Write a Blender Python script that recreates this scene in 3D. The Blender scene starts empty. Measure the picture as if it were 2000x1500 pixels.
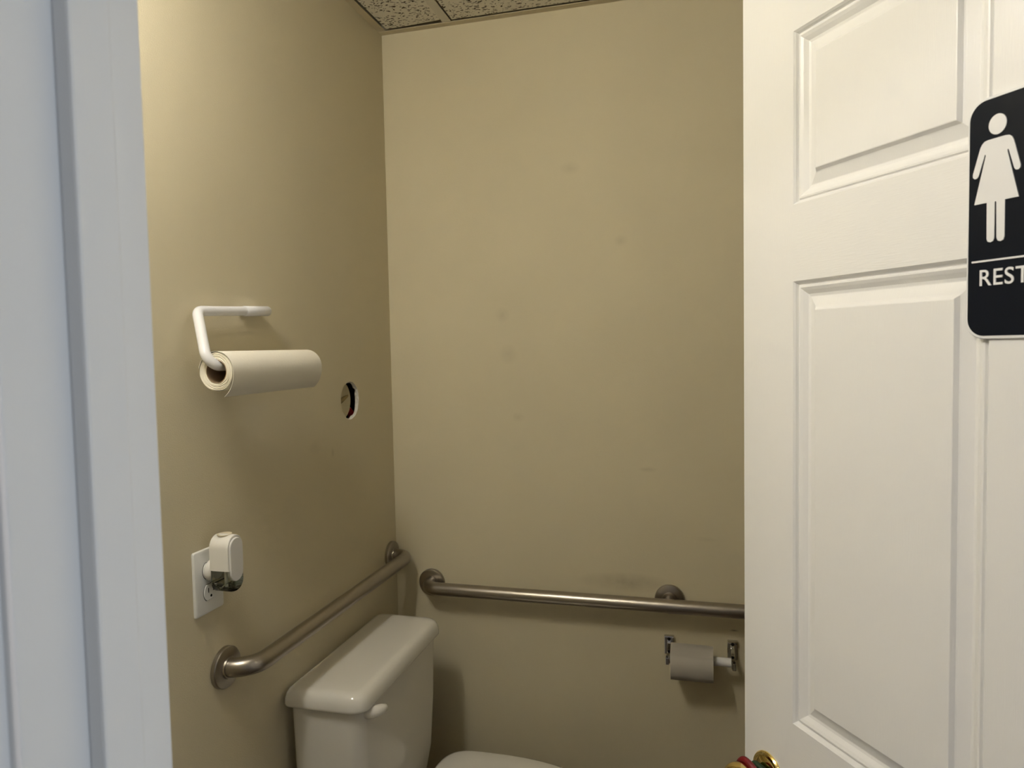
import bpy, bmesh, math, random
from mathutils import Vector, Matrix
random.seed(7)
PI = math.pi
scene = bpy.context.scene
C = scene.collection

# ------------------------------------------------------------------ camera
cam_d = bpy.data.cameras.new('camera')
cam = bpy.data.objects.new('camera', cam_d)
C.objects.link(cam)
cam_d.sensor_fit = 'HORIZONTAL'
cam_d.sensor_width = 36.0
cam_d.lens = 1387.6 * 36.0 / 2000.0
cam_d.clip_start = 0.02
RT = Vector((0.9650, 0.2614, -0.0197)); FW = Vector((-0.2621, 0.9636, -0.0522))
FW.normalize(); RT = (RT - FW * RT.dot(FW)).normalized(); UP = RT.cross(FW)
m = Matrix.Identity(4)
for i in range(3):
    m[i][0], m[i][1], m[i][2] = RT[i], UP[i], -FW[i]
m[0][3], m[1][3], m[2][3] = 0.8566, -1.8504, 1.52
cam.matrix_world = m
cam_d.dof.use_dof = True
cam_d.dof.focus_distance = 1.1
cam_d.dof.aperture_fstop = 9.5
scene.camera = cam

# ------------------------------------------------------------------ world, exposure
w = bpy.data.worlds.new('world'); scene.world = w; w.use_nodes = True
bg = w.node_tree.nodes['Background']
bg.inputs[0].default_value = (0.62, 0.72, 1.0, 1); bg.inputs[1].default_value = 0.4
vs = scene.view_settings
vs.view_transform = 'Standard'; vs.look = 'None'; vs.gamma = 1.0
vs.use_curve_mapping = False
vs.exposure = 0.0
LAMP = dict(x=0.185, ys=(-1.28, -1.42), z=2.25, col=(1.0, 0.98, 0.94), strength=73.0)
HALL_LAMP = dict(loc=(0.12, -2.60, 2.45), col=(1.0, 0.94, 0.91), strength=62.0)
# daylight entering the hall through the window at its right end
wl = bpy.data.lights.new('hall_window_daylight', 'AREA'); wl.shape = 'RECTANGLE'; wl.size = 1.0; wl.size_y = 1.2
wl.energy = 31.0; wl.color = (0.80, 0.90, 1.0)
wo = bpy.data.objects.new('hall_window_daylight', wl); C.objects.link(wo)
wo.location = (3.30, -2.25, 1.5); wo.rotation_euler = (0, PI / 2, 0)

# ------------------------------------------------------------------ materials
def mat(name, col, rough=0.5, metal=0.0, spec=0.5, bump=None, coat=0.0, trans=0.0, ior=1.45, emit=None, estr=0.0):
    M = bpy.data.materials.new(name); M.use_nodes = True
    nt = M.node_tree; b = nt.nodes['Principled BSDF']
    b.inputs['Base Color'].default_value = (*col, 1)
    b.inputs['Roughness'].default_value = rough
    b.inputs['Metallic'].default_value = metal
    b.inputs['Specular IOR Level'].default_value = spec
    b.inputs['Coat Weight'].default_value = coat
    b.inputs['Transmission Weight'].default_value = trans
    b.inputs['IOR'].default_value = ior
    if emit:
        b.inputs['Emission Color'].default_value = (*emit, 1); b.inputs['Emission Strength'].default_value = estr
    if bump:
        scale, strength, dist, stretch = bump
        tc = nt.nodes.new('ShaderNodeTexCoord'); mp = nt.nodes.new('ShaderNodeMapping')
        mp.inputs['Scale'].default_value = stretch
        nz = nt.nodes.new('ShaderNodeTexNoise'); nz.inputs['Scale'].default_value = scale; nz.inputs['Detail'].default_value = 3
        bp = nt.nodes.new('ShaderNodeBump'); bp.inputs['Strength'].default_value = strength; bp.inputs['Distance'].default_value = dist
        nt.links.new(tc.outputs['Object'], mp.inputs['Vector']); nt.links.new(mp.outputs['Vector'], nz.inputs['Vector'])
        nt.links.new(nz.outputs['Fac'], bp.inputs['Height']); nt.links.new(bp.outputs['Normal'], b.inputs['Normal'])
    return M

def nodes(M): return M.node_tree.nodes, M.node_tree.links

def wall_paint(name, col, stains=()):
    """eggshell paint with roller stipple, faint patchiness and a few scuffs (each an ellipse on the wall)"""
    M = mat(name, col, rough=0.62, spec=0.24, bump=(420, 0.20, 0.002, (1, 1, 1)))
    N, L = nodes(M); b = N['Principled BSDF']
    tc = N.new('ShaderNodeTexCoord')
    nz = N.new('ShaderNodeTexNoise'); nz.inputs['Scale'].default_value = 2.2; nz.inputs['Detail'].default_value = 4
    L.new(tc.outputs['Object'], nz.inputs['Vector'])
    rp = N.new('ShaderNodeValToRGB')
    rp.color_ramp.elements[0].position = 0.3; rp.color_ramp.elements[1].position = 0.75
    rp.color_ramp.elements[0].color = (*[c * 0.95 for c in col], 1); rp.color_ramp.elements[1].color = (*[min(1, c * 1.03) for c in col], 1)
    L.new(nz.outputs['Fac'], rp.inputs['Fac'])
    out = rp.outputs['Color']
    n2 = N.new('ShaderNodeTexNoise'); n2.inputs['Scale'].default_value = 30; n2.inputs['Detail'].default_value = 3
    L.new(tc.outputs['Object'], n2.inputs['Vector'])
    for (loc, half, amt, scol) in stains:
        mp = N.new('ShaderNodeMapping'); mp.vector_type = 'POINT'
        mp.inputs['Location'].default_value = [-l / h for l, h in zip(loc, half)]
        mp.inputs['Scale'].default_value = [1 / h for h in half]
        L.new(tc.outputs['Object'], mp.inputs['Vector'])
        gr = N.new('ShaderNodeTexGradient'); gr.gradient_type = 'SPHERICAL'
        L.new(mp.outputs['Vector'], gr.inputs['Vector'])
        mu = N.new('ShaderNodeMath'); mu.operation = 'MULTIPLY'; L.new(gr.outputs['Fac'], mu.inputs[0]); L.new(n2.outputs['Fac'], mu.inputs[1])
        m2 = N.new('ShaderNodeMath'); m2.operation = 'MULTIPLY'; m2.use_clamp = True; L.new(mu.outputs[0], m2.inputs[0]); m2.inputs[1].default_value = amt * 0.45
        mx = N.new('ShaderNodeMixRGB'); L.new(m2.outputs[0], mx.inputs[0]); L.new(out, mx.inputs[1]); mx.inputs[2].default_value = (*scol, 1)
        out = mx.outputs[0]
    L.new(out, b.inputs['Base Color'])
    return M

WALL = (0.665, 0.597, 0.428)
DIRT = (0.20, 0.16, 0.10)
M_wall = wall_paint('wall_paint', WALL)
M_wall_l = wall_paint('wall_paint_left', WALL, [((0, -.34, 1.276), (.05, .008, .014), .9, DIRT), ((0, -.42, 1.30), (.05, .03, .02), .5, DIRT)])
M_wall_b = wall_paint('wall_paint_back', WALL, [
    ((.655, 0, .895), (.14, .05, .028), 1.5, DIRT), ((.33, 0, 1.607), (.022, .05, .022), .7, DIRT),
    ((.345, 0, 1.50), (.028, .05, .03), .6, DIRT), ((.7125, 0, 1.196), (.026, .05, .008), 1.0, DIRT),
    ((.65, 0, 1.787), (.02, .05, .016), .6, DIRT), ((.37, 0, 1.33), (.02, .05, .014), .6, DIRT),
    ((.925, 0, .790), (.012, .05, .003), 3.0, (.03, .03, .03)), ((.86, 0, 1.02), (.03, .05, .008), .5, DIRT),
    ((.52, 0, 1.98), (.03, .05, .02), .5, DIRT)])
M_trimpaint = mat('ceiling_angle_paint', (0.60, 0.53, 0.38), rough=0.45)
M_white = mat('white_gloss_paint', (0.83, 0.825, 0.805), rough=0.28, spec=0.5, bump=(60, 0.20, 0.001, (14, 1, 0.8)))
M_white_h = mat('white_gloss_paint_rails', (0.83, 0.825, 0.805), rough=0.28, spec=0.5, bump=(60, 0.20, 0.001, (0.8, 1, 14)))
M_jamb = mat('jamb_paint', (0.80, 0.80, 0.80), rough=0.35, bump=(300, 0.05, 0.001, (1, 1, 0.2)))
M_porc = mat('white_porcelain', (0.76, 0.74, 0.69), rough=0.10, spec=0.5, coat=0.3)
M_seat = mat('seat_plastic', (0.78, 0.76, 0.71), rough=0.22)
M_steel = mat('brushed_steel', (0.38, 0.35, 0.31), rough=0.32, metal=1.0, bump=(400, 0.05, 0.0005, (1, 1, 1)))
M_chrome = mat('chrome', (0.60, 0.60, 0.59), rough=0.10, metal=1.0)
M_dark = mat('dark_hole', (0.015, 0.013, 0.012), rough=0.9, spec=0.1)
M_plastic = mat('white_plastic', (0.80, 0.80, 0.82), rough=0.22)
M_plate = mat('outlet_plastic', (0.80, 0.80, 0.78), rough=0.28)
M_fresh = mat('freshener_plastic', (0.82, 0.80, 0.75), rough=0.25)
M_freshface = mat('freshener_face', (0.74, 0.73, 0.72), rough=0.35)
M_freshdip = mat('freshener_vent', (0.60, 0.54, 0.40), rough=0.45)
M_glass = mat('clear_vial', (0.86, 0.91, 0.88), rough=0.05, trans=1.0, ior=1.08)
M_oil = mat('fragrance_oil', (0.80, 0.87, 0.80), rough=0.02, trans=1.0, ior=1.06)
M_towel = mat('paper_towel', (0.84, 0.80, 0.70), rough=0.95, spec=0.1, bump=(40, 0.35, 0.002, (4, 26, 4)))
M_towelend = mat('paper_towel_end', (0.84, 0.79, 0.67), rough=0.95, spec=0.1)
M_card = mat('cardboard_core', (0.30, 0.21, 0.13), rough=0.9)
M_tp = mat('toilet_tissue', (0.84, 0.79, 0.71), rough=0.95, spec=0.1, bump=(500, 0.12, 0.001, (1, 1, 1)))
M_brass = mat('polished_brass', (0.83, 0.64, 0.25), rough=0.10, metal=1.0)
M_red = mat('red_elastic', (0.15, 0.004, 0.008), rough=0.45, bump=(300, 0.3, 0.001, (1, 1, 1)))
M_green = mat('green_elastic', (0.006, 0.030, 0.009), rough=0.55, bump=(300, 0.3, 0.001, (1, 1, 1)))
M_redwire = mat('red_wire', (0.45, 0.015, 0.02), rough=0.4)
M_signw = mat('sign_white', (0.78, 0.78, 0.78), rough=0.4)
M_signk = mat('sign_black', (0.005, 0.007, 0.012), rough=0.40, spec=0.12)
M_gyp = mat('torn_gypsum', (0.70, 0.67, 0.60), rough=0.95, bump=(200, 0.8, 0.003, (1, 1, 1)))
M_cream = mat('cream_plastic', (0.56, 0.50, 0.33), rough=0.5)
M_brown = mat('brown_plaster_drip', (0.30, 0.235, 0.11), rough=0.7)
M_floor = mat('floor_vinyl', (0.10, 0.075, 0.05), rough=0.45)
M_hall = mat('hall_wall_paint', (0.34, 0.33, 0.32), rough=0.6, bump=(420, 0.1, 0.002, (1, 1, 1)))
M_plenum = mat('plenum', (0.04, 0.035, 0.03), rough=0.9)
M_tbar = mat('t_bar_paint', (0.70, 0.66, 0.56), rough=0.45)
M_fixture = mat('fixture_enamel', (0.8, 0.8, 0.78), rough=0.4)
M_glow = mat('lamp_glass', (0.9, 0.88, 0.82), rough=0.4, emit=LAMP['col'], estr=LAMP['strength'])

def clear_mat(M, tint, k):
    """thin clear plastic: mostly see-through, with a glossy surface"""
    N, L = nodes(M); o = N['Material Output']
    t = N.new('ShaderNodeBsdfTransparent'); t.inputs[0].default_value = (*tint, 1)
    g = N.new('ShaderNodeBsdfGlossy'); g.inputs['Roughness'].default_value = 0.06
    f = N.new('ShaderNodeFresnel'); f.inputs[0].default_value = k
    x = N.new('ShaderNodeMixShader'); L.new(f.outputs[0], x.inputs[0]); L.new(t.outputs[0], x.inputs[1]); L.new(g.outputs[0], x.inputs[2])
    L.new(x.outputs[0], o.inputs['Surface'])
clear_mat(M_glass, (0.93, 0.955, 0.93), 1.5); clear_mat(M_oil, (0.93, 0.96, 0.93), 1.35)

# fissured mineral-fibre ceiling tile
M_tile = mat('fissured_tile', (0.80, 0.76, 0.66), rough=0.95, spec=0.1)
N, L = nodes(M_tile); b = N['Principled BSDF']
tc = N.new('ShaderNodeTexCoord')
wn = N.new('ShaderNodeTexNoise'); wn.inputs['Scale'].default_value = 55; wn.inputs['Detail'].default_value = 2
L.new(tc.outputs['Object'], wn.inputs['Vector'])
wm = N.new('ShaderNodeVectorMath'); wm.operation = 'MULTIPLY_ADD'
L.new(wn.outputs['Color'], wm.inputs[0]); wm.inputs[1].default_value = (0.016, 0.016, 0); L.new(tc.outputs['Object'], wm.inputs[2])
masks = []
for (ang, sx, sy, sc, thr, off) in ((0.6, 1, 3.2, 46, .15, 0), (2.1, 1, 2.8, 52, .14, 3.3), (1.2, 1, 1.25, 100, .16, 7.1)):
    mp = N.new('ShaderNodeMapping'); mp.inputs['Rotation'].default_value = (0, 0, ang); mp.inputs['Scale'].default_value = (sx, sy, 1)
    mp.inputs['Location'].default_value = (off, off, 0)
    vo = N.new('ShaderNodeTexVoronoi'); vo.voronoi_dimensions = '2D'; vo.inputs['Scale'].default_value = sc
    L.new(wm.outputs[0], mp.inputs['Vector']); L.new(mp.outputs[0], vo.inputs['Vector'])
    sp = N.new('ShaderNodeSeparateColor'); L.new(vo.outputs['Color'], sp.inputs[0])
    th = N.new('ShaderNodeMapRange'); L.new(sp.outputs[0], th.inputs[0]); th.inputs[1].default_value = .42; th.inputs[2].default_value = 1.0; th.inputs[3].default_value = 0; th.inputs[4].default_value = thr * 1.9
    lt = N.new('ShaderNodeMath'); lt.operation = 'LESS_THAN'; L.new(vo.outputs['Distance'], lt.inputs[0]); L.new(th.outputs[0], lt.inputs[1])
    masks.append(lt)
mm = masks[0].outputs[0]
for k in masks[1:]:
    mxn = N.new('ShaderNodeMath'); mxn.operation = 'MAXIMUM'; L.new(mm, mxn.inputs[0]); L.new(k.outputs[0], mxn.inputs[1]); mm = mxn.outputs[0]
mx = N.new('ShaderNodeMixRGB'); L.new(mm, mx.inputs[0]); mx.inputs[1].default_value = (0.80, 0.76, 0.66, 1); mx.inputs[2].default_value = (0.07, 0.055, 0.035, 1)
L.new(mx.outputs[0], b.inputs['Base Color'])
iv = N.new('ShaderNodeMath'); iv.operation = 'SUBTRACT'; iv.inputs[0].default_value = 1; L.new(mm, iv.inputs[1])
bp = N.new('ShaderNodeBump'); bp.inputs['Strength'].default_value = 0.6; bp.inputs['Distance'].default_value = 0.002
L.new(iv.outputs[0], bp.inputs['Height']); L.new(bp.outputs[0], b.inputs['Normal'])

# ------------------------------------------------------------------ mesh helpers
def obj(name, bm, material, parent=None, smooth=None, bevel=0.0, seg=2):
    bmesh.ops.recalc_face_normals(bm, faces=bm.faces[:])
    if bevel: bmesh.ops.bevel(bm, geom=bm.edges[:], offset=bevel, segments=seg, affect='EDGES', profile=0.6)
    me = bpy.data.meshes.new(name); bm.to_mesh(me); bm.free()
    me.materials.append(material)
    if smooth is not None:
        for p in me.polygons: p.use_smooth = True
        try: me.set_sharp_from_angle(angle=math.radians(smooth))
        except Exception: pass
    o = bpy.data.objects.new(name, me); C.objects.link(o)
    if parent: o.parent = parent
    return o
def tag(o, label, cat, group=None):
    o['label'] = label; o['category'] = cat
    if group: o['group'] = group
    return o
def thing(name, label, cat, loc=(0, 0, 0), rotz=0, group=None):
    o = bpy.data.objects.new(name, None); C.objects.link(o); o.empty_display_size = 0.05
    o.location = loc; o.rotation_euler = (0, 0, rotz)
    return tag(o, label, cat, group)
def struct(o, label=None):
    o['kind'] = 'structure'
    if label: o['label'] = label
    return o
def box(bm, x0, x1, y0, y1, z0, z1, mtx=None):
    v = [bm.verts.new((x, y, z)) for x in (x0, x1) for y in (y0, y1) for z in (z0, z1)]
    for f in ((0, 1, 3, 2), (4, 6, 7, 5), (0, 4, 5, 1), (2, 3, 7, 6), (0, 2, 6, 4), (1, 5, 7, 3)): bm.faces.new([v[i] for i in f])
    if mtx is not None: bmesh.ops.transform(bm, matrix=mtx, verts=v)
    return bm
def boxbm(*a): return box(bmesh.new(), *a)
def loft(bm, rings, cap=True, closed=True):
    R = [[bm.verts.new(p) for p in r] for r in rings]
    n = len(R[0])
    for a_, b_ in zip(R, R[1:]):
        for i in range(n if closed else n - 1):
            bm.faces.new((a_[i], a_[(i + 1) % n], b_[(i + 1) % n], b_[i]))
    if cap and closed:
        bm.faces.new(R[0][::-1]); bm.faces.new(R[-1])
    return bm
def tube(bm, pts, r, n=20, cap=True):
    pts = [Vector(p) for p in pts]; rad = r if isinstance(r, (list, tuple)) else [r] * len(pts)
    T = []
    for i in range(len(pts)):
        t = (pts[min(i + 1, len(pts) - 1)] - pts[max(i - 1, 0)]).normalized(); T.append(t)
    u = T[0].orthogonal().normalized(); rings = []
    for i, p in enumerate(pts):
        u = (u - T[i] * u.dot(T[i])).normalized(); v = T[i].cross(u)
        rings.append([p + (u * math.cos(2 * PI * k / n) + v * math.sin(2 * PI * k / n)) * rad[i] for k in range(n)])
    return loft(bm, rings, cap)
def fillet(pts, rad, n=10):
    """polyline with rounded corners"""
    pts = [Vector(p) for p in pts]; out = [pts[0]]
    for i in range(1, len(pts) - 1):
        r = rad[i - 1] if isinstance(rad, (list, tuple)) else rad
        a, b_, c = pts[i - 1], pts[i], pts[i + 1]
        d1 = (a - b_).normalized(); d2 = (c - b_).normalized(); ang = d1.angle(d2)
        t = min(r / math.tan(ang / 2), (a - b_).length * .98, (c - b_).length * .98); r = t * math.tan(ang / 2)
        cen = b_ + (d1 + d2).normalized() * (r / math.sin(ang / 2))
        s = b_ + d1 * t - cen; e = b_ + d2 * t - cen
        for k in range(n + 1):
            out.append(cen + s.normalized().slerp(e.normalized(), k / n) * r)
    out.append(pts[-1])
    return out
def lathe(bm, prof, org, axis, n=40):
    """prof: (radius, height along axis)"""
    org = Vector(org); ax = Vector(axis).normalized(); u = ax.orthogonal().normalized(); v = ax.cross(u)
    rings = [[org + ax * h + (u * math.cos(2 * PI * k / n) + v * math.sin(2 * PI * k / n)) * max(r, 1e-5) for k in range(n)] for r, h in prof]
    return loft(bm, rings)
def rrect(x0, x1, y0, y1, r, n=6):
    """rounded rectangle outline in 2D; r may be four radii (x0y0, x1y0, x1y1, x0y1)"""
    rr = r if isinstance(r, (list, tuple)) else [r] * 4
    P = []
    for (cx, cy, a0, q) in ((x0 + rr[0], y0 + rr[0], PI, rr[0]), (x1 - rr[1], y0 + rr[1], 1.5 * PI, rr[1]), (x1 - rr[2], y1 - rr[2], 0, rr[2]), (x0 + rr[3], y1 - rr[3], .5 * PI, rr[3])):
        for k in range(n + 1):
            t = a0 + k / n * PI / 2
            P.append((cx + q * math.cos(t), cy + q * math.sin(t)))
    return P

# ------------------------------------------------------------------ dimensions
H = 2.3856                       # suspended ceiling
YW, YH = -1.486, -1.574          # door wall: room side, hall side
XJ, XR = 0.530, 1.395            # door opening
XE = 1.80                        # right wall
DH = 2.045

# ------------------------------------------------------------------ structure
struct(obj('floor', boxbm(-.6, 3.2, -3.4, .1, -.05, 0), M_floor), 'tan floor of the restroom and hall')

# left wall with a cut-out hole
hy, hz, hr = -.2465, 1.3945, .0475
bm = bmesh.new(); q = .09; K = 56
def rough_ring(x, r, amp, seed):
    rnd = random.Random(seed); ph = [rnd.uniform(0, 6.28) for _ in range(6)]
    out = []
    for k in range(K):
        t = 2 * PI * k / K
        s = sum(math.sin((3 + 3 * j) * t + ph[j]) / (1 + j * .5) for j in range(6)) * amp
        out.append((x, hy + (r * .98 + s) * math.cos(t), hz + (r + s) * math.sin(t)))
    return out
ring0 = rough_ring(0, hr, .00035, 1)
sq = []
for k in range(K):
    t = 2 * PI * k / K; cx, cz = math.cos(t), math.sin(t); s = q / max(abs(cx), abs(cz)); sq.append((0, hy + cx * s, hz + cz * s))
loft(bm, [sq, ring0], cap=False)
Y0, Y1, Z1 = YH, 0.12, 2.6
def quad(bm, pts): bm.faces.new([bm.verts.new(p) for p in pts])
for (a, b_, c, d) in ((Y0, hy - q, 0, Z1), (hy + q, Y1, 0, Z1), (hy - q, hy + q, 0, hz - q), (hy - q, hy + q, hz + q, Z1)):
    quad(bm, [(0, a, c), (0, b_, c), (0, b_, d), (0, a, d)])
box(bm, -.12, -.10, Y0, Y1, 0, Z1)
box(bm, -.12, 0, Y0 - .001, Y0, 0, Z1)
wall_left = struct(obj('wall_left', bm, M_wall_l), 'beige painted wall with a cut round hole beside the toilet')
# torn gypsum edge, stud cavity
bm = bmesh.new()
loft(bm, [ring0, rough_ring(-.0012, hr - .0012, .0007, 2), rough_ring(-.0035, hr - .0020, .0014, 3), rough_ring(-.0060, hr - .0024, .0018, 4), rough_ring(-.0085, hr - .0016, .0020, 6), rough_ring(-.0090, hr + .012, .0006, 5)], cap=False)
obj('torn_drywall_edge', bm, M_gyp, wall_left)
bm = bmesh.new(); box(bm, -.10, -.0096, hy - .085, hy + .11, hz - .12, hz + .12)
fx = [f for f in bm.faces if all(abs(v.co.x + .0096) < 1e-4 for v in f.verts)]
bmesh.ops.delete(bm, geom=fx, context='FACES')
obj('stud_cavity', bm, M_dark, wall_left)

struct(obj('wall_back', boxbm(-.12, XE + .12, 0, .12, 0, 2.6), M_wall_b), 'beige painted wall behind the long grab bar')
struct(obj('wall_right', boxbm(XE, XE + .12, YH, 0, 0, 2.6), M_wall), 'beige painted wall hidden behind the door')
bm = bmesh.new()
box(bm, 0, XJ - .02, YH, YW, 0, 2.6); box(bm, XR + .02, XE, YH, YW, 0, 2.6); box(bm, XJ - .02, XR + .02, YH, YW, DH + .02, 2.6)
struct(obj('wall_front', bm, M_wall), 'beige painted wall around the doorway')
bm = bmesh.new(); box(bm, -.6, XJ - .02, YH - .012, YH - .0005, 0, 2.7); box(bm, XR + .02, 3.2, YH - .012, YH - .0005, 0, 2.7); box(bm, XJ - .02, XR + .02, YH - .012, YH - .0005, DH + .02, 2.7)
struct(obj('wall_hall', bm, M_hall), 'hall side of the doorway wall')

# hall outside the door: end wall with a window on the right, far wall, ceiling
struct(obj('wall_hall_back', boxbm(-1.1, 3.2, -3.5, -3.4, 0, 2.7), M_hall), 'hall wall opposite the doorway')
struct(obj('wall_hall_left', boxbm(-1.1, -.6, -3.4, YH - .012, 0, 2.7), M_hall), 'left end wall of the hall')
bm = bmesh.new()
box(bm, 3.2, 3.26, -3.4, -2.75, 0, 2.7); box(bm, 3.2, 3.26, -1.75, YH, 0, 2.7); box(bm, 3.2, 3.26, -2.75, -1.75, 0, .9); box(bm, 3.2, 3.26, -2.75, -1.75, 2.1, 2.7)
struct(obj('wall_hall_right', bm, M_hall), 'right end wall of the hall with a window')
struct(obj('ceiling_hall', boxbm(-1.1, 3.26, -3.5, YH - .012, 2.7, 2.75), M_hall), 'plain hall ceiling')
win = struct(bpy.data.objects.new('window_1', None), 'white framed window at the hall end'); C.objects.link(win)
for (ya, yb, za, zb) in ((-2.75, -2.71, .9, 2.1), (-1.79, -1.75, .9, 2.1), (-2.71, -1.79, .9, .94), (-2.71, -1.79, 2.06, 2.1), (-2.71, -1.79, 1.485, 1.515)):
    obj('window_frame', boxbm(3.21, 3.25, ya, yb, za, zb), M_jamb, win, bevel=.003)

# door frame: jambs, stops, casings (each its own piece)
frame = struct(bpy.data.objects.new('trim_1', None), 'white painted door frame with stop and casing'); C.objects.link(frame)
obj('jamb', boxbm(XJ - .02, XJ, YH - .012, YW, 0, DH), M_jamb, frame, bevel=.0012)
obj('jamb', boxbm(XR, XR + .02, YH - .012, YW, 0, DH), M_jamb, frame, bevel=.0012)
obj('head_jamb', boxbm(XJ, XR, YH, YW, DH, DH + .02), M_jamb, frame, bevel=.0012)
obj('door_stop', boxbm(XJ, XJ + .011, -1.547, -1.519, 0, DH), M_jamb, frame, bevel=.0018)
obj('door_stop', boxbm(XR - .011, XR, -1.547, -1.519, 0, DH), M_jamb, frame, bevel=.0018)
obj('head_stop', boxbm(XJ + .011, XR - .011, -1.547, -1.519, DH - .011, DH), M_jamb, frame, bevel=.0018)
def casing(bm, x0, x1, flip):
    prof = [(0, 0), (0, .010), (.004, .012), (.018, .012), (.021, .014), (.045, .018), (.057, .018), (.057, 0)]
    pts = [((x0 + u) if not flip else (x1 - u), YH - .012 - d) for u, d in prof]
    loft(bm, [[(x, y, 0) for x, y in pts], [(x, y, DH + .062) for x, y in pts]])
bm = bmesh.new(); casing(bm, XJ - .0075 - .057, XJ - .0075, True); obj('casing', bm, M_jamb, frame)
bm = bmesh.new(); casing(bm, XR + .0075, XR + .0075 + .057, False); obj('casing', bm, M_jamb, frame)
obj('head_casing', boxbm(XJ - .0075, XR + .0075, YH - .03, YH - .012, DH + .006, DH + .062), M_jamb, frame, bevel=.002)

# ------------------------------------------------------------------ suspended ceiling
ceiling = struct(obj('ceiling', boxbm(-.01, XE, YH, 0, H + .10, H + .14), M_plenum), 'suspended ceiling of fissured tiles')
t2 = struct(bpy.data.objects.new('trim_2', None), 'tan painted wall angle carrying the ceiling tiles'); C.objects.link(t2)
FL = .0215
obj('wall_angle', boxbm(0, FL, YW, -.0, H, H + .0016), M_trimpaint, t2)
obj('wall_angle', boxbm(.0, XE, -FL, 0, H - .0006, H + .001), M_trimpaint, t2)
obj('wall_angle', boxbm(XE - FL, XE, YW, -FL, H, H + .0016), M_trimpaint, t2)
obj('wall_angle', boxbm(FL, XE - FL, YW, YW + FL, H, H + .0016), M_trimpaint, t2)
xs = [(.0265, .1885), (.2150, .797), (.8235, 1.407), (1.4335, XE - .024)]
ys = [(-.0255, -.61), (-.637, -1.22), (-1.247, YW + .024)]
for i, (a, b_) in enumerate(xs):
    for j, (d, c) in enumerate(ys):
        bm = bmesh.new()
        if i == 0 and j == 0:
            P = [(a, c), (b_ + .001, c), (b_ + .001, d - .0085), (a + .05, d - .0010), (a, d)]
        else:
            P = [(a, c), (b_, c), (b_, d), (a, d)]
        z = H + .0030 + .0012 * ((i * 3 + j) % 3)
        loft(bm, [[(x, y, z) for x, y in P], [(x, y, z + .016) for x, y in P]])
        obj('ceiling_tile', bm, M_tile, ceiling)
for x in (.1875, .7985, 1.4085):
    obj('tee_bar', boxbm(x, x + .0235, YW + FL, -FL - .003, H + .0005, H + .002), M_tbar, ceiling)
for y in (-.635, -1.245):
    obj('tee_bar', boxbm(FL, XE - FL, y, y + .0235, H + .0022, H + .0030), M_tbar, ceiling)

# ------------------------------------------------------------------ vanity lamp on the left wall (lights the room, hidden by the door frame)
yl = LAMP['ys']; ym = sum(yl) / len(yl)
lamp = thing('vanity_lamp', 'chrome wall lamp with two frosted globe bulbs beside the doorway', 'lamp', (0, ym, LAMP['z']))
obj('back_plate', boxbm(.0005, .028, min(yl) - ym - .06, max(yl) - ym + .06, -.05, .05), M_chrome, lamp, bevel=.004)
for y in yl:
    obj('bulb_socket', lathe(bmesh.new(), [(.026, .0), (.026, .05), (.022, .085), (.016, .092)], (.026, y - ym, 0), (1, 0, 0), 28), M_chrome, lamp, smooth=35)
    obj('globe_bulb', lathe(bmesh.new(), [(.016, -.060)] + [(.055 * math.cos(t), .055 * math.sin(t)) for t in [-1.15 + k * (1.15 + PI / 2) / 14 for k in range(15)]], (LAMP['x'], y - ym, 0), (1, 0, 0), 28), M_glow, lamp, smooth=60)

hl = thing('hall_lamp', 'frosted dome lamp hanging from the hall ceiling', 'lamp', HALL_LAMP['loc'])
M_glow2 = mat('hall_lamp_glass', (0.9, 0.88, 0.85), rough=0.4, emit=HALL_LAMP['col'], estr=HALL_LAMP['strength'])
obj('lamp_stem', tube(bmesh.new(), [(0, 0, .02), (0, 0, .249)], .010, 16), M_chrome, hl, smooth=40)
obj('lamp_pan', lathe(bmesh.new(), [(.02, .03), (.10, .02), (.142, .004), (.142, 0)], (0, 0, 0), (0, 0, 1)), M_fixture, hl, smooth=40)
obj('lamp_dome', lathe(bmesh.new(), [(.14 * math.cos(t), -.09 * math.sin(t)) for t in [k * PI / 2 / 10 for k in range(11)]], (0, 0, 0), (0, 0, 1)), M_glow2, hl, smooth=60)

# ------------------------------------------------------------------ door
DW, DT = .86, .035
ED = Vector((.9114, -.7679, 0)); ANG = math.atan2(-.8291, .5591)
door = struct(bpy.data.objects.new('door_1', None), 'open white six panel door with brass knob'); C.objects.link(door)
door.location = ED; door.rotation_euler = (0, 0, ANG)
us = [0, .102, .371, .489, .758, DW]
vsz = [.012, .22, .86, 1.005, 1.598, 1.697, 1.917, 2.035]
panel_cells = [(i, j) for i in (1, 3) for j in (1, 3, 5)]
def cellbox(name, u0, u1, v0, v1, mtl):
    return obj(name, boxbm(u0, u1, 0, DT, v0, v1), mtl, door)
bm = bmesh.new(); box(bm, us[0], us[1], 0, DT, vsz[0], vsz[7]); obj('stile', bm, M_white, door)
bm = bmesh.new(); box(bm, us[4], us[5], 0, DT, vsz[0], vsz[7]); obj('stile', bm, M_white, door)
for j in (0, 2, 4, 6):
    cellbox('rail', us[1], us[4], vsz[j], vsz[j + 1], M_white_h)
for j in (1, 3, 5):
    cellbox('mullion', us[2], us[3], vsz[j], vsz[j + 1], M_white)
PROF = [(0, 0), (.0024, .0024), (.0044, .0060), (.0054, .0062), (.0068, .0038), (.0088, .0036), (.0125, .0056), (.0175, .0096), (.0205, .0104),
        (.0215, .0104), (.0335, .0060), (.0350, .0052), (.0385, .0012), (.0395, .0009)]
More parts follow.
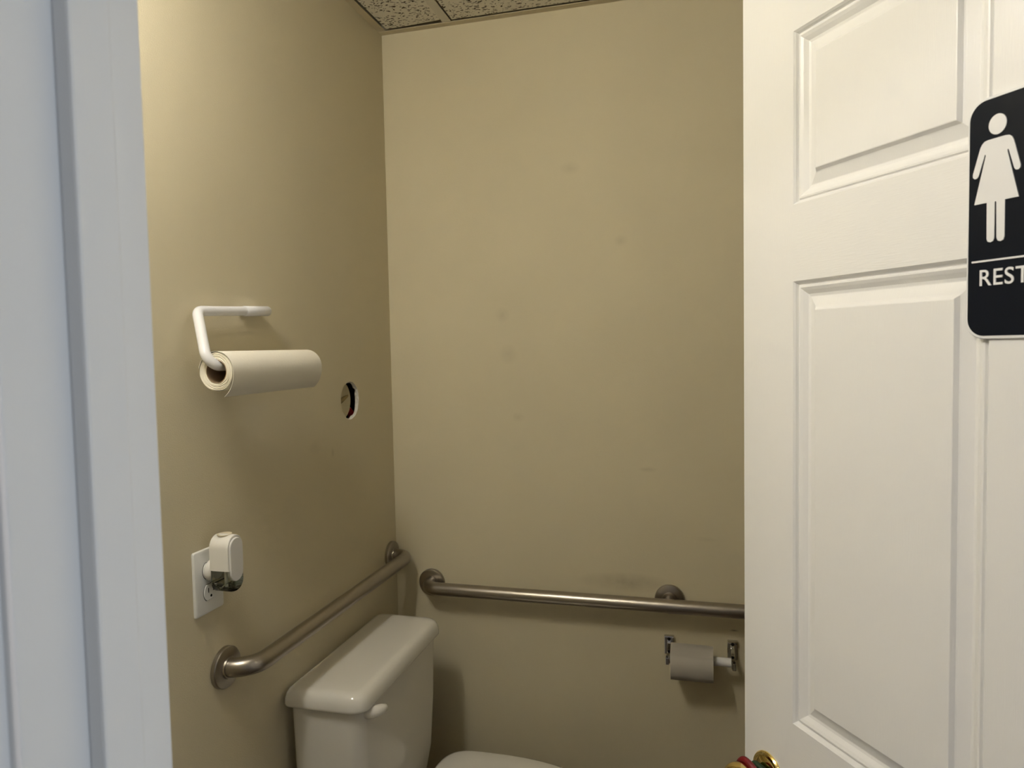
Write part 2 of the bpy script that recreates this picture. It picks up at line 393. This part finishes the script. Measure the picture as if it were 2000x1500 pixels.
for (i, j) in panel_cells:
    u0, u1, v0, v1 = us[i], us[i + 1], vsz[j], vsz[j + 1]
    bm = bmesh.new()
    def rg(d, y): return [(u0 + d, y, v0 + d), (u1 - d, y, v0 + d), (u1 - d, y, v1 - d), (u0 + d, y, v1 - d)]
    loft(bm, [rg(d, y) for d, y in PROF[::-1]] + [rg(d, DT - y) for d, y in PROF])
    obj('panel', bm, M_white, door)
# knob set
KU, KZ = .054, .905
def knobset(side):
    s = -1 if side == 'out' else 1; y0 = 0 if side == 'out' else DT
    rose = obj('rose', lathe(bmesh.new(), [(.0325, 0), (.0325, .002), (.0310, .004), (.0285, .0048), (.0265, .0046), (.024, .0062), (.018, .0085), (.0135, .0095), (.0125, .011)], (KU, y0, KZ), (0, s, 0), 48), M_brass, door, smooth=35)
    kp = [(.0115, .009), (.0112, .022), (.0125, .028), (.018, .032), (.0238, .038), (.0265, .046), (.0268, .052), (.0250, .058), (.0205, .0625), (.014, .0650), (.0125, .0645), (.0105, .0640), (.0001, .0640)]
    kn = obj('knob', lathe(bmesh.new(), kp, (KU, y0, KZ), (0, s, 0), 48), M_brass, door, smooth=50)
    obj('key_button', lathe(bmesh.new(), [(.008, .0638), (.008, .0665), (.007, .0675), (.0001, .0675)], (KU, y0, KZ), (0, s, 0), 24), M_brass, kn, smooth=35)
knobset('out'); knobset('in')
obj('latch_plate', boxbm(-.0012, .0003, .006, .029, KZ - .028, KZ + .028), M_brass, door)
for z in (.25, 1.05, 1.82):
    h = obj('hinge', lathe(bmesh.new(), [(.0055, -.044), (.0055, .044)], (DW + .004, DT + .004, z), (0, 0, 1), 16), M_brass, door, smooth=40)

# elastic bands round the door knob
MD = Matrix.Translation(ED) @ Matrix.Rotation(ANG, 4, 'Z')
def torus_bm(cen, ax, R, r, n=48, k=12, wob=0.0, seed=0):
    cen = Vector(cen); ax = Vector(ax).normalized(); u = ax.orthogonal().normalized(); v = ax.cross(u); bm = bmesh.new(); rings = []
    for i in range(n):
        t = 2 * PI * i / n; d = u * math.cos(t) + v * math.sin(t); rr = R + wob * math.sin(5 * t + seed); off = ax * wob * math.sin(3 * t + seed)
        rings.append([cen + off + d * (rr + r * math.cos(2 * PI * j / k)) + ax * r * math.sin(2 * PI * j / k) for j in range(k)])
    rings.append(rings[0]); loft(bm, rings, cap=False); bmesh.ops.remove_doubles(bm, verts=bm.verts[:], dist=1e-6); return bm
def band(name, y, R, r, mtl, label, wob, seed):
    o = thing(name, label, 'hair tie', (0, 0, 0), 0)
    o.matrix_world = MD @ Matrix.Translation((KU, y, KZ))
    p = obj('elastic_loop', torus_bm((0, 0, 0), (0, 1, 0), R, r, wob=wob, seed=seed), mtl, o, smooth=60)
    return o
band('hair_elastic', -.0345, .0262, .0044, M_red, 'red elastic band looped around the brass door knob', .0006, 1)
band('hair_elastic', -.0165, .0165, .0050, M_green, 'dark green elastic band around the neck of the brass door knob', .0008, 2)

# ------------------------------------------------------------------ restroom sign on the door
SU, SZ, SW, SH = .3485, 1.5185, .152, .2270
sign = thing('restroom_sign', 'black RESTROOM sign with a raised white woman pictogram on the door', 'sign', (0, 0, 0))
sign.matrix_world = MD @ Matrix.Translation((SU, 0, SZ))
def flat(poly, y0, y1):
    bm = bmesh.new(); loft(bm, [[(x, y0, z) for x, z in poly], [(x, y1, z) for x, z in poly]]); return bm
def rings_plate(polys_y):
    bm = bmesh.new(); loft(bm, [[(x, y, z) for x, z in p] for p, y in polys_y]); return bm
obj('sign_base', rings_plate([(rrect(0, SW, 0, SH, .0185, 10), -.0002), (rrect(0, SW, 0, SH, .0185, 10), -.0022), (rrect(.0008, SW - .0008, .0008, SH - .0008, .018, 10), -.003)]), M_signw, sign)
obj('black_face', flat(rrect(.0022, SW - .0022, .0032, SH - .0026, .0165, 10), -.0028, -.0033), M_signk, sign)
OY = 1.5185 - 1.52
def P(l): return [(u - SU, z - OY) for u, z in l]
fig = bpy.data.objects.new('woman_pictogram', None)
def raised(name, poly, par): return obj(name, flat(poly, -.0031, -.0042), M_signw, par)
hc = (.3789 - SU, .1976 - OY)
body = [(.3700, .1852), (.3665, .1846), (.3640, .1825), (.3622, .1793), (.3550, .1562), (.3551, .1535), (.3570, .1517), (.3592, .1520), (.3608, .1536),
        (.3668, .1722), (.3676, .1722), (.3678, .1710), (.3569, .1271),
        (.3695, .1271), (.3698, .0930), (.3708, .0905), (.3735, .0895), (.3762, .0905), (.3772, .0930), (.3772, .1262), (.3780, .1271), (.3788, .1262),
        (.3794, .0930), (.3805, .0903), (.3832, .0892), (.3860, .0902), (.3870, .0930), (.3870, .1270),
        (.3997, .1270), (.3886, .1708), (.3889, .1720), (.3897, .1720),
        (.3952, .1535), (.3968, .1516), (.3990, .1513), (.4008, .1528), (.4010, .1553), (.3945, .1790), (.3928, .1825), (.3900, .1846), (.3865, .1852)]
bm = bmesh.new()
pb = P(body)
f1 = [bm.verts.new((x, -.0031, z)) for x, z in pb]; f2 = [bm.verts.new((x, -.0042, z)) for x, z in pb]
fa = bm.faces.new(f2); bm.normal_update()
for k in range(len(pb)): bm.faces.new((f1[k], f1[(k + 1) % len(pb)], f2[(k + 1) % len(pb)], f2[k]))
bmesh.ops.triangulate(bm, faces=[fa])
pict = obj('woman_pictogram', bm, M_signw, sign)
raised('pictogram_head', [(hc[0] + .0086 * math.cos(2 * PI * k / 36), hc[1] + .0093 * math.sin(2 * PI * k / 36)) for k in range(36)], pict)
raised('dividing_line', rrect(.3549 - SU, SW - (.3549 - SU), .0718 - OY, .0735 - OY, .0004, 2), sign)
cu = bpy.data.curves.new('lettering', 'FONT'); cu.body = 'RESTROOM'; cu.size = 1.0; cu.extrude = 0.02; cu.offset = 0.006; cu.space_character = 1.06; cu.resolution_u = 6
to = bpy.data.objects.new('lettering_tmp', cu); C.objects.link(to)
dg = bpy.context.evaluated_depsgraph_get()
me = bpy.data.meshes.new_from_object(to.evaluated_get(dg)); bpy.data.objects.remove(to)
xsn = [v.co.x for v in me.vertices]; ysn = [v.co.y for v in me.vertices]
x0, x1, y0, y1 = min(xsn), max(xsn), min(ysn), max(ysn)
TW, TH = .1145, .0155
for v in me.vertices:
    x, y, z = v.co
    v.co = ((x - x0) / (x1 - x0) * TW, -.0036 - z * .03, (y - y0) / (y1 - y0) * TH)
me.materials.clear(); me.materials.append(M_signw)
lt = bpy.data.objects.new('lettering', me); C.objects.link(lt); lt.parent = sign; lt.location = (.3634 - SU, 0, .0490 - OY)

# ------------------------------------------------------------------ grab bars
def flange(par, org, ax, R=.038):
    f = obj('flange', lathe(bmesh.new(), [(R - .0015, 0), (R, .001), (R, .0075), (R - .0015, .0095), (R - .004, .0105), (R - .012, .0115), (.0200, .0120), (.0192, .0150)], org, ax, 56), M_steel, par, smooth=28)
    return f
RB, SO = .0175, .0560
b1 = thing('grab_bar', 'short brushed steel grab bar on the wall above the toilet tank', 'grab bar', (0, -.399, .943), group='grab bars')
pts = fillet([(0.002, -.360, 0), (SO, -.360, 0), (SO, .360, 0), (0.002, .360, 0)], [.050, .036], 14)
obj('rail', tube(bmesh.new(), pts, RB, 28), M_steel, b1, smooth=50)
flange(b1, (0.0003, -.360, 0), (1, 0, 0)); flange(b1, (0.0003, .360, 0), (1, 0, 0))
b2 = thing('grab_bar', 'long brushed steel grab bar on the wall above the toilet paper', 'grab bar', (.109, 0, .8605), group='grab bars')
pts = fillet([(0, -.002, 0), (0, -SO, 0), (1.067, -SO, 0), (1.067, -.002, 0)], .036, 14)
obj('rail', tube(bmesh.new(), pts, RB, 28), M_steel, b2, smooth=50)
flange(b2, (0, -.0003, 0), (0, -1, 0)); flange(b2, (1.067, -.0003, 0), (0, -1, 0)); flange(b2, (.6565, -.0003, 0), (0, -1, 0))
obj('centre_post', tube(bmesh.new(), [(.6565, -.002, 0), (.6565, -SO + .004, 0)], .0125, 20), M_steel, b2, smooth=50)

# ------------------------------------------------------------------ paper towel holder
RX, RZ = .070, 1.4885            # roll axis
RY0, RY1 = -.836, -.557
hol = thing('paper_towel_holder', 'white tubular paper towel holder on the beige wall', 'holder', (0, -.71, 1.60))
hp = [(.0175, -.607, 1.6005), (.0175, -.8115, 1.5920), (RX, -.857, RZ + .0095), (RX, -.62, RZ + .0095)]
hp = [Vector(p) - Vector((0, -.71, 1.60)) for p in hp]
fp = fillet(hp, [.017, .020], 10)
obj('arm_tube', tube(bmesh.new(), fp, .0088, 24), M_plastic, hol, smooth=50)
def sleeve(y0, y1, r):
    z = lambda y: 1.6005 - (y + .607) / (-.8115 + .607) * .0085
    return tube(bmesh.new(), [Vector((.0175, y, z(y))) - hol.location for y in (y0, y0 - .001, y1 + .001, y1)], [r - .0008, r, r, r - .0008], 24)
obj('mount_sleeve', sleeve(-.607, -.683, .0097), M_plastic, hol, smooth=50)
obj('wall_plate', boxbm(.0003, .014, .030, .100, -.006, .006), M_plastic, hol, bevel=.002)

roll = thing('paper_towel_roll', 'roll of white paper towels hanging on the white holder', 'paper roll', (RX, (RY0 + RY1) / 2, RZ))
RL = (RY1 - RY0) / 2; RO, RI = .0325, .0187
def ann(bm, r0, r1, y, n=64):
    loft(bm, [[(r * math.cos(2 * PI * k / n), y, r * math.sin(2 * PI * k / n)) for k in range(n)] for r in (r0, r1)], cap=False)
bm = bmesh.new(); n = 72
def wr(k, r): return r + .0004 * math.sin(3 * 2 * PI * k / n + r * 900) + .0002 * math.sin(7 * 2 * PI * k / n + r * 500)
layers = [(RI + .0012, 0)] + [(RI + .0012 + (RO - RI - .0012) * f, ((-1) ** i) * .0007) for i, f in enumerate([.1, .2, .3, .4, .5, .6, .7, .8, .88, .95])] + [(RO - .0006, -.0004)]
ringsN = [[(wr(k, r) * math.cos(2 * PI * k / n), -RL + d, wr(k, r) * math.sin(2 * PI * k / n)) for k in range(n)] for r, d in layers]
ringsF = [[(wr(k, r) * math.cos(2 * PI * k / n), RL + d, wr(k, r) * math.sin(2 * PI * k / n)) for k in range(n)] for r, d in layers]
loft(bm, ringsN + ringsF[::-1] + [ringsN[0]], cap=False)
obj('wound_paper', bm, M_towelend, roll, smooth=30)
bm = bmesh.new()
def cyl_in(r, y): return [(r * math.cos(2 * PI * k / 48), y, r * math.sin(2 * PI * k / 48)) for k in range(48)]
loft(bm, [cyl_in(RI, -RL), cyl_in(RI, RL), cyl_in(RI + .0012, RL), cyl_in(RI + .0012, -RL), cyl_in(RI, -RL)], cap=False)
obj('core_tube', bm, M_card, roll, smooth=40)
# outer sheet: one turn around the roll, its loose end hanging at the front
prof = []
for k in range(61):
    t = math.radians(-38 + 6 * k)
    r = RO + .0007 * (1 - k / 60)
    prof.append((r * math.cos(t), r * math.sin(t)))
prof = prof[::-1]                     # ends at the front underside
t = math.radians(-38); bx, bz = (RO + .0009) * math.cos(t), (RO + .0009) * math.sin(t)
tail = [(.0340, -.0060), (.0332, -.0120), (.0315, -.0190), (.0285, -.0265), (.0245, -.0330), (.0195, -.0385), (.0145, -.0425)]
# start of the outer sheet comes over the top and down the front
path = [((RO + .0016) * math.cos(math.radians(a_)), (RO + .0016) * math.sin(math.radians(a_))) for a_ in range(170, -1, -6)] + tail
bm = bmesh.new(); th = .0005
outer = [(x, z) for x, z in path]; inner = [(x * (1 - th / .033), z * (1 - th / .033)) for x, z in path]
loop = outer + inner[::-1]
loft(bm, [[(x, -RL - .001 + (.0012 if i % 2 else 0) * 0, z) for i, (x, z) in enumerate(loop)], [(x, RL + .001, z) for x, z in loop]])
obj('loose_sheet', bm, M_towel, roll, smooth=40)
bm = bmesh.new(); loft(bm, [cyl_in(RO + .0002, -RL + .001), cyl_in(RO + .0002, RL - .001)], cap=False); obj('outer_wrap', bm, M_towel, roll, smooth=60)

# ------------------------------------------------------------------ things inside the wall hole
cov = thing('round_blank_cover', 'cream plastic disc sitting askew inside the round wall hole', 'cover', (-.0165, hy - .0175, hz + .0005))
obj('disc', lathe(bmesh.new(), [(.0470, -.004), (.0480, -.002), (.0480, .0012), (.0462, .0022), (.0455, .0014), (.0001, .0014)], (0, 0, 0), (1, 0, 0), 56), M_cream, cov, smooth=30)
bm = bmesh.new()
tube(bm, [(.002, -.030, -.007), (.004, -.020, -.005), (.0045, -.006, 0), (.004, .010, .005), (.003, .030, .010)], [.003, .0052, .0060, .0050, .003], 10)
obj('glue_drip', bm, M_brown, cov, smooth=60)
wire = tag(obj('wire', tube(bmesh.new(), fillet([(-.034, hy + .066, hz - .119), (-.031, hy + .062, hz - .060), (-.028, hy + .057, hz - .032), (-.05, hy + .056, hz - .026), (-.06, hy + .05, hz - .119)], .015, 6), .0085, 14), M_redwire, smooth=60),
           'red wire showing at the bottom of the round wall hole', 'wire')

# ------------------------------------------------------------------ outlet and air freshener
OYC, OZC = -.794, 1.1167
out = thing('wall_outlet', 'white duplex outlet plate on the beige wall', 'outlet', (0, OYC, OZC))
def yz_plate(rings):                         # rings: (outline in y,z ; x)
    bm = bmesh.new(); loft(bm, [[(x, y, z) for y, z in p] for p, x in rings]); return bm
def rr(w_, h_, r, n=6): return rrect(-w_ / 2, w_ / 2, -h_ / 2, h_ / 2, r, n)
obj('cover_plate', yz_plate([(rr(.0745, .1155, .004), .0003), (rr(.0745, .1155, .004), .0026), (rr(.0725, .1135, .0038), .0046), (rr(.067, .108, .003), .0056)]), M_plate, out, smooth=25)
for s in (-1, 1):
    pz = .0195 * s
    o_ = []
    for k in range(40):
        t = 2 * PI * k / 40; y = .0172 * math.cos(t); z = max(-.0138, min(.0138, .0172 * math.sin(t))); o_.append((y, z + pz))
    fc = obj('receptacle', yz_plate([(o_, .005), (o_, .0072), ([(y * .96, (z - pz) * .96 + pz) for y, z in o_], .0077)]), M_plate, out, smooth=25)
    for (dy, w_, h_) in ((-.0063, .0019, .0085), (.0063, .0019, .0070)):
        obj('slot', boxbm(.0060, .0079, dy - w_ / 2, dy + w_ / 2, pz + .0035 - h_ / 2, pz + .0035 + h_ / 2), M_dark, fc)
    obj('ground_slot', lathe(bmesh.new(), [(.0024, .0060), (.0024, .0079)], (0, 0, pz - .0075), (1, 0, 0), 16), M_dark, fc)
    ho = []
    obj('receptacle_gap', yz_plate([([(y * 1.05, (z - pz) * 1.06 + pz) for y, z in o_], .0050), ([(y * 1.05, (z - pz) * 1.06 + pz) for y, z in o_], .00585)]), M_dark, out)
obj('plate_screw', lathe(bmesh.new(), [(.0032, .005), (.0032, .0064), (.0024, .0070), (.0001, .0071)], (0, 0, 0), (1, 0, 0), 18), M_plate, out, smooth=40)

FYC, FZC = -.7935, 1.1575
fr = thing('air_freshener', 'white plug-in air freshener with a clear oil vial in the outlet', 'air freshener', (0, FYC, FZC))
def cap(w_, z0, z1, n=14):
    """capsule outline in y,z"""
    r = w_ / 2
    return [(r * math.cos(PI + PI * k / n), z0 + r + r * math.sin(PI + PI * k / n)) for k in range(n + 1)] + [(r * math.cos(PI * k / n), z1 - r + r * math.sin(PI * k / n)) for k in range(n + 1)]
# housing: flat-bottomed arch, domed top
def arch(w_, z0, z1, n=16):
    r = w_ / 2
    return [(-r, z0), (r, z0)] + [(r * math.cos(PI * k / n), z1 - r * 1.05 + r * 1.05 * math.sin(PI * k / n)) for k in range(n + 1)]
obj('housing', yz_plate([(arch(.036, -.016, .0405), .0215), (arch(.042, -.016, .0435), .0235), (arch(.0435, -.016, .044), .030), (arch(.0435, -.016, .044), .058), (arch(.0425, -.016, .0435), .0600), (arch(.041, -.016, .0425), .0608)]), M_fresh, fr, smooth=35)
obj('front_plate', yz_plate([(cap(.0335, -.0375, .0385), .0560), (cap(.0345, -.038, .039), .0620), (cap(.0325, -.037, .038), .0634), (cap(.031, -.036, .037), .0634)]), M_freshface, fr, smooth=25)
obj('top_vent', lathe(bmesh.new(), [(.0001, -.002), (.011, -.002), (.0130, .0004), (.0125, .0016), (.0105, .0006), (.006, -.0004), (.0001, -.0008)], (.040, 0, .0432), (0, 0, 1), 28), M_freshdip, fr, smooth=50)
def vial(w_, z0, z1):
    r = w_ / 2
    return [(-r, z1)] + [(r * math.cos(PI + PI * k / 14), z0 + r * .85 + r * .85 * math.sin(PI + PI * k / 14)) for k in range(15)] + [(r, z1)]
vi = obj('oil_vial', yz_plate([(vial(.038, -.0550, -.0162), .0235), (vial(.042, -.0570, -.0162), .0260), (vial(.0425, -.0570, -.0162), .0570), (vial(.040, -.0555, -.0162), .0600)]), M_glass, fr, smooth=35)
obj('oil', yz_plate([(vial(.033, -.0520, -.0400), .0285), (vial(.035, -.0535, -.0400), .0300), (vial(.035, -.0535, -.0400), .0510), (vial(.033, -.0520, -.0400), .0525)]), M_oil, vi, smooth=35)
obj('wick', tube(bmesh.new(), [(.040, 0, -.050), (.040, 0, -.0164)], .0032, 14), M_fresh, vi, smooth=50)
obj('plug_body', lathe(bmesh.new(), [(.0175, .0082), (.0190, .0100), (.0190, .0155), (.0175, .019), (.015, .022), (.015, .0235)], (0, 0, -.0215), (1, 0, 0), 36), M_fresh, fr, smooth=35)

# ------------------------------------------------------------------ toilet paper
TX0, TX1, TY, TZ = .7665, .9165, -.0600, .7320
hold = thing('toilet_paper_holder', 'chrome toilet paper holder with white roller under the grab bar', 'holder', (.8415, 0, TZ))
def bracket(x, inner):
    """stamped post: top lip on the wall, web leaning outwards, fork tip below"""
    br_bm = bmesh.new()
    prof = [(-.0003, .031), (-.010, .030), (-.012, .026), (-.010, .023), (-.014, .016), (-.030, .004), (-.050, -.0005), (-.068, -.0015), (-.068, -.013), (-.052, -.013), (-.034, -.010), (-.020, -.0100), (-.010, -.0120), (-.0003, -.0120)]
    loft(br_bm, [[(x - .0045, y, z) for y, z in prof], [(x + .0045, y, z) for y, z in prof]])
    return obj('bracket', br_bm, M_chrome, hold, bevel=.0008)
for x, inner in ((TX0 - .8415 - .003, 1), (TX1 - .8415 + .004, -1)):
    br = bracket(x, inner)
    pl = obj('mounting_plate', boxbm(x - .0125, x + .0125, -.006, -.0003, -.016, .034), M_chrome, br, bevel=.0018)
    lip = obj('plate_lip', boxbm(x - .0125, x + .0125, -.014, -.004, .026, .034), M_chrome, br, bevel=.0025)
    obj('screw', lathe(bmesh.new(), [(.0042, .0), (.0042, .0012), (.003, .0022), (.0001, .0024)], (x, -.0136, .0275), (0, -1, -.25), 18), M_dark, br, smooth=40)
    obj('fork_tip', boxbm(x - .0045 - .002 * inner, x + .0045 - .002 * inner, -.071, -.056, -.016, .002), M_chrome, br, bevel=.0015)
rl = [(TX0 - .8415 + .002, TY, 0), (TX0 - .8415 + .040, TY, 0), (TX0 - .8415 + .041, TY, 0), (TX1 - .8415 - .001, TY, 0)]
obj('roller', tube(bmesh.new(), rl, [.0095, .0095, .0110, .0110], 24), M_plastic, hold, smooth=40)
tp = thing('toilet_paper_roll', 'beige-white toilet paper roll on the chrome holder', 'paper roll', (.8215, TY - .001, TZ - .0090))
R1, R0, TL = .0430, .0205, .0515
def cx(r, x, n=64): return [(x, r * math.cos(2 * PI * k / n), r * math.sin(2 * PI * k / n)) for k in range(n)]
bm = bmesh.new(); loft(bm, [cx(R0 + .001, -TL), cx(R1 - .0012, -TL), cx(R1, -TL + .0012), cx(R1, TL - .0012), cx(R1 - .0012, TL), cx(R0 + .001, TL), cx(R0 + .001, -TL)], cap=False)
obj('wound_tissue', bm, M_tp, tp, smooth=40)
bm = bmesh.new(); loft(bm, [cx(R0, -TL), cx(R0 + .001, -TL), cx(R0 + .001, TL), cx(R0, TL), cx(R0, -TL)], cap=False); obj('core_tube', bm, M_card, tp, smooth=40)
# loose end lying on the roll: a sheet with a torn corner
bm = bmesh.new(); g = []
for i in range(19):
    a_ = math.radians(-70 + i * 10.5)      # from underneath over the front to the top
    rr_ = R1 + .0005 + (.0006 if i > 16 else 0)
    xe = TL - .0004 - (.0 if i < 14 else (.022 if i > 16 else .0))
    g.append([(-TL + .0004, -rr_ * math.cos(a_), rr_ * math.sin(a_)), (xe, -rr_ * math.cos(a_), rr_ * math.sin(a_))])
vv = [[bm.verts.new(p) for p in r] for r in g]
for a_, b_ in zip(vv, vv[1:]): bm.faces.new((a_[0], a_[1], b_[1], b_[0]))
bmesh.ops.solidify(bm, geom=bm.faces[:], thickness=.0003)
obj('loose_sheet', bm, M_tp, tp, smooth=40)

# ------------------------------------------------------------------ toilet
TC = -.374
toilet = thing('toilet', 'white two-piece toilet with its lid closed against the beige wall', 'toilet', (0, TC, 0))
def tank_ring(x0, x1, hw, z, rf, rb=.018, bow=0.0, n=8):
    """x0 wall side, x1 front; bowed front"""
    P_ = rrect(x0, x1, -hw, hw, [rb, rf, rf, rb], n)
    return [(x + (bow * (1 - (y / hw) ** 2) if x > (x0 + x1) / 2 else 0), y, z) for x, y in P_]
bm = bmesh.new()
loft(bm, [tank_ring(.045, .135, .150, .408, .030), tank_ring(.035, .158, .175, .420, .034), tank_ring(.028, .168, .190, .458, .036), tank_ring(.024, .174, .201, .51, .034, bow=.004),
          tank_ring(.021, .179, .208, .64, .030, bow=.005), tank_ring(.019, .181, .2125, .7865, .028, bow=.005)])
obj('tank', bm, M_porc, toilet, smooth=50)
bm = bmesh.new()
W2 = .2245
def lr(d, z): return tank_ring(.0100 + d * .8, .1930 - d, W2 - d, z + .0145, max(.034 - d * .6, .012), .016, bow=.007)
loft(bm, [lr(.010, .7725), lr(.003, .7722), lr(.0005, .7745), lr(0, .779), lr(.0010, .790), lr(.0040, .799), lr(.009, .8055), lr(.016, .8090), lr(.026, .8100), lr(.050, .8100)])
obj('tank_lid', bm, M_porc, toilet, smooth=60)
lev = obj('flush_lever', tube(bmesh.new(), [(.1740, -.182, .774), (.1775, -.182, .774), (.1840, -.181, .774), (.190, -.178, .774), (.197, -.171, .7735), (.203, -.161, .773), (.2075, -.150, .772), (.2085, -.146, .772)], [.0080, .0118, .0128, .0128, .0122, .0108, .0075, .002], 20), M_seat, toilet, smooth=60)
# bowl and foot
def egg(xb, xf, hw, z, n=44, xm=None):
    """outline blunt at the back (xb), rounded at the front (xf)"""
    out_ = []; cxm = xb + (xf - xb) * .40 if xm is None else xm
    for k in range(n):
        t = 2 * PI * k / n; c_, s_ = math.cos(t), math.sin(t)
        if c_ >= 0: x = cxm + (xf - cxm) * c_; y = hw * s_
        else:
            e = .40; x = cxm - (cxm - xb) * abs(c_) ** e; y = hw * (abs(s_) ** e) * (1 if s_ > 0 else -1)
        out_.append((x, y, z))
    return out_
bm = bmesh.new()
loft(bm, [egg(.10, .56, .115, 0), egg(.10, .56, .112, .02), egg(.12, .52, .098, .10), egg(.12, .52, .098, .20), egg(.11, .60, .135, .30), egg(.09, .67, .170, .38), egg(.06, .69, .182, .425), egg(.06, .69, .182, .4395), egg(.20, .67, .165, .4400), egg(.27, .62, .13, .43), egg(.30, .56, .09, .32), egg(.32, .50, .05, .25)])
obj('bowl', bm, M_porc, toilet, smooth=50)
bm = bmesh.new(); loft(bm, [tank_ring(.06, .20, .10, .35, .03), tank_ring(.05, .19, .11, .412, .03)]); obj('tank_pedestal', bm, M_porc, toilet, smooth=50)
def seat_ring(d, z): return egg(.210 + d, .690 - d, .193 - d, z + .004, xm=.375)
bm = bmesh.new(); loft(bm, [seat_ring(.006, .4405), seat_ring(.001, .444), seat_ring(.001, .458), seat_ring(.005, .4625), seat_ring(.060, .4625), seat_ring(.064, .458), seat_ring(.064, .444), seat_ring(.060, .4405), seat_ring(.006, .4405)], cap=False)
obj('seat', bm, M_seat, toilet, smooth=40)
bm = bmesh.new(); loft(bm, [seat_ring(.012, .4635), seat_ring(.002, .465), seat_ring(0, .472), seat_ring(.0008, .486), seat_ring(.004, .4925), seat_ring(.010, .4950), seat_ring(.05, .4975), seat_ring(.12, .4985)])
obj('seat_lid', bm, M_seat, toilet, smooth=50)
for s in (-1, 1): obj('seat_hinge', lathe(bmesh.new(), [(.010, -.02), (.011, -.018), (.011, .018), (.010, .02)], (.208, s * .075, .464), (0, 1, 0), 18), M_seat, toilet, smooth=40)
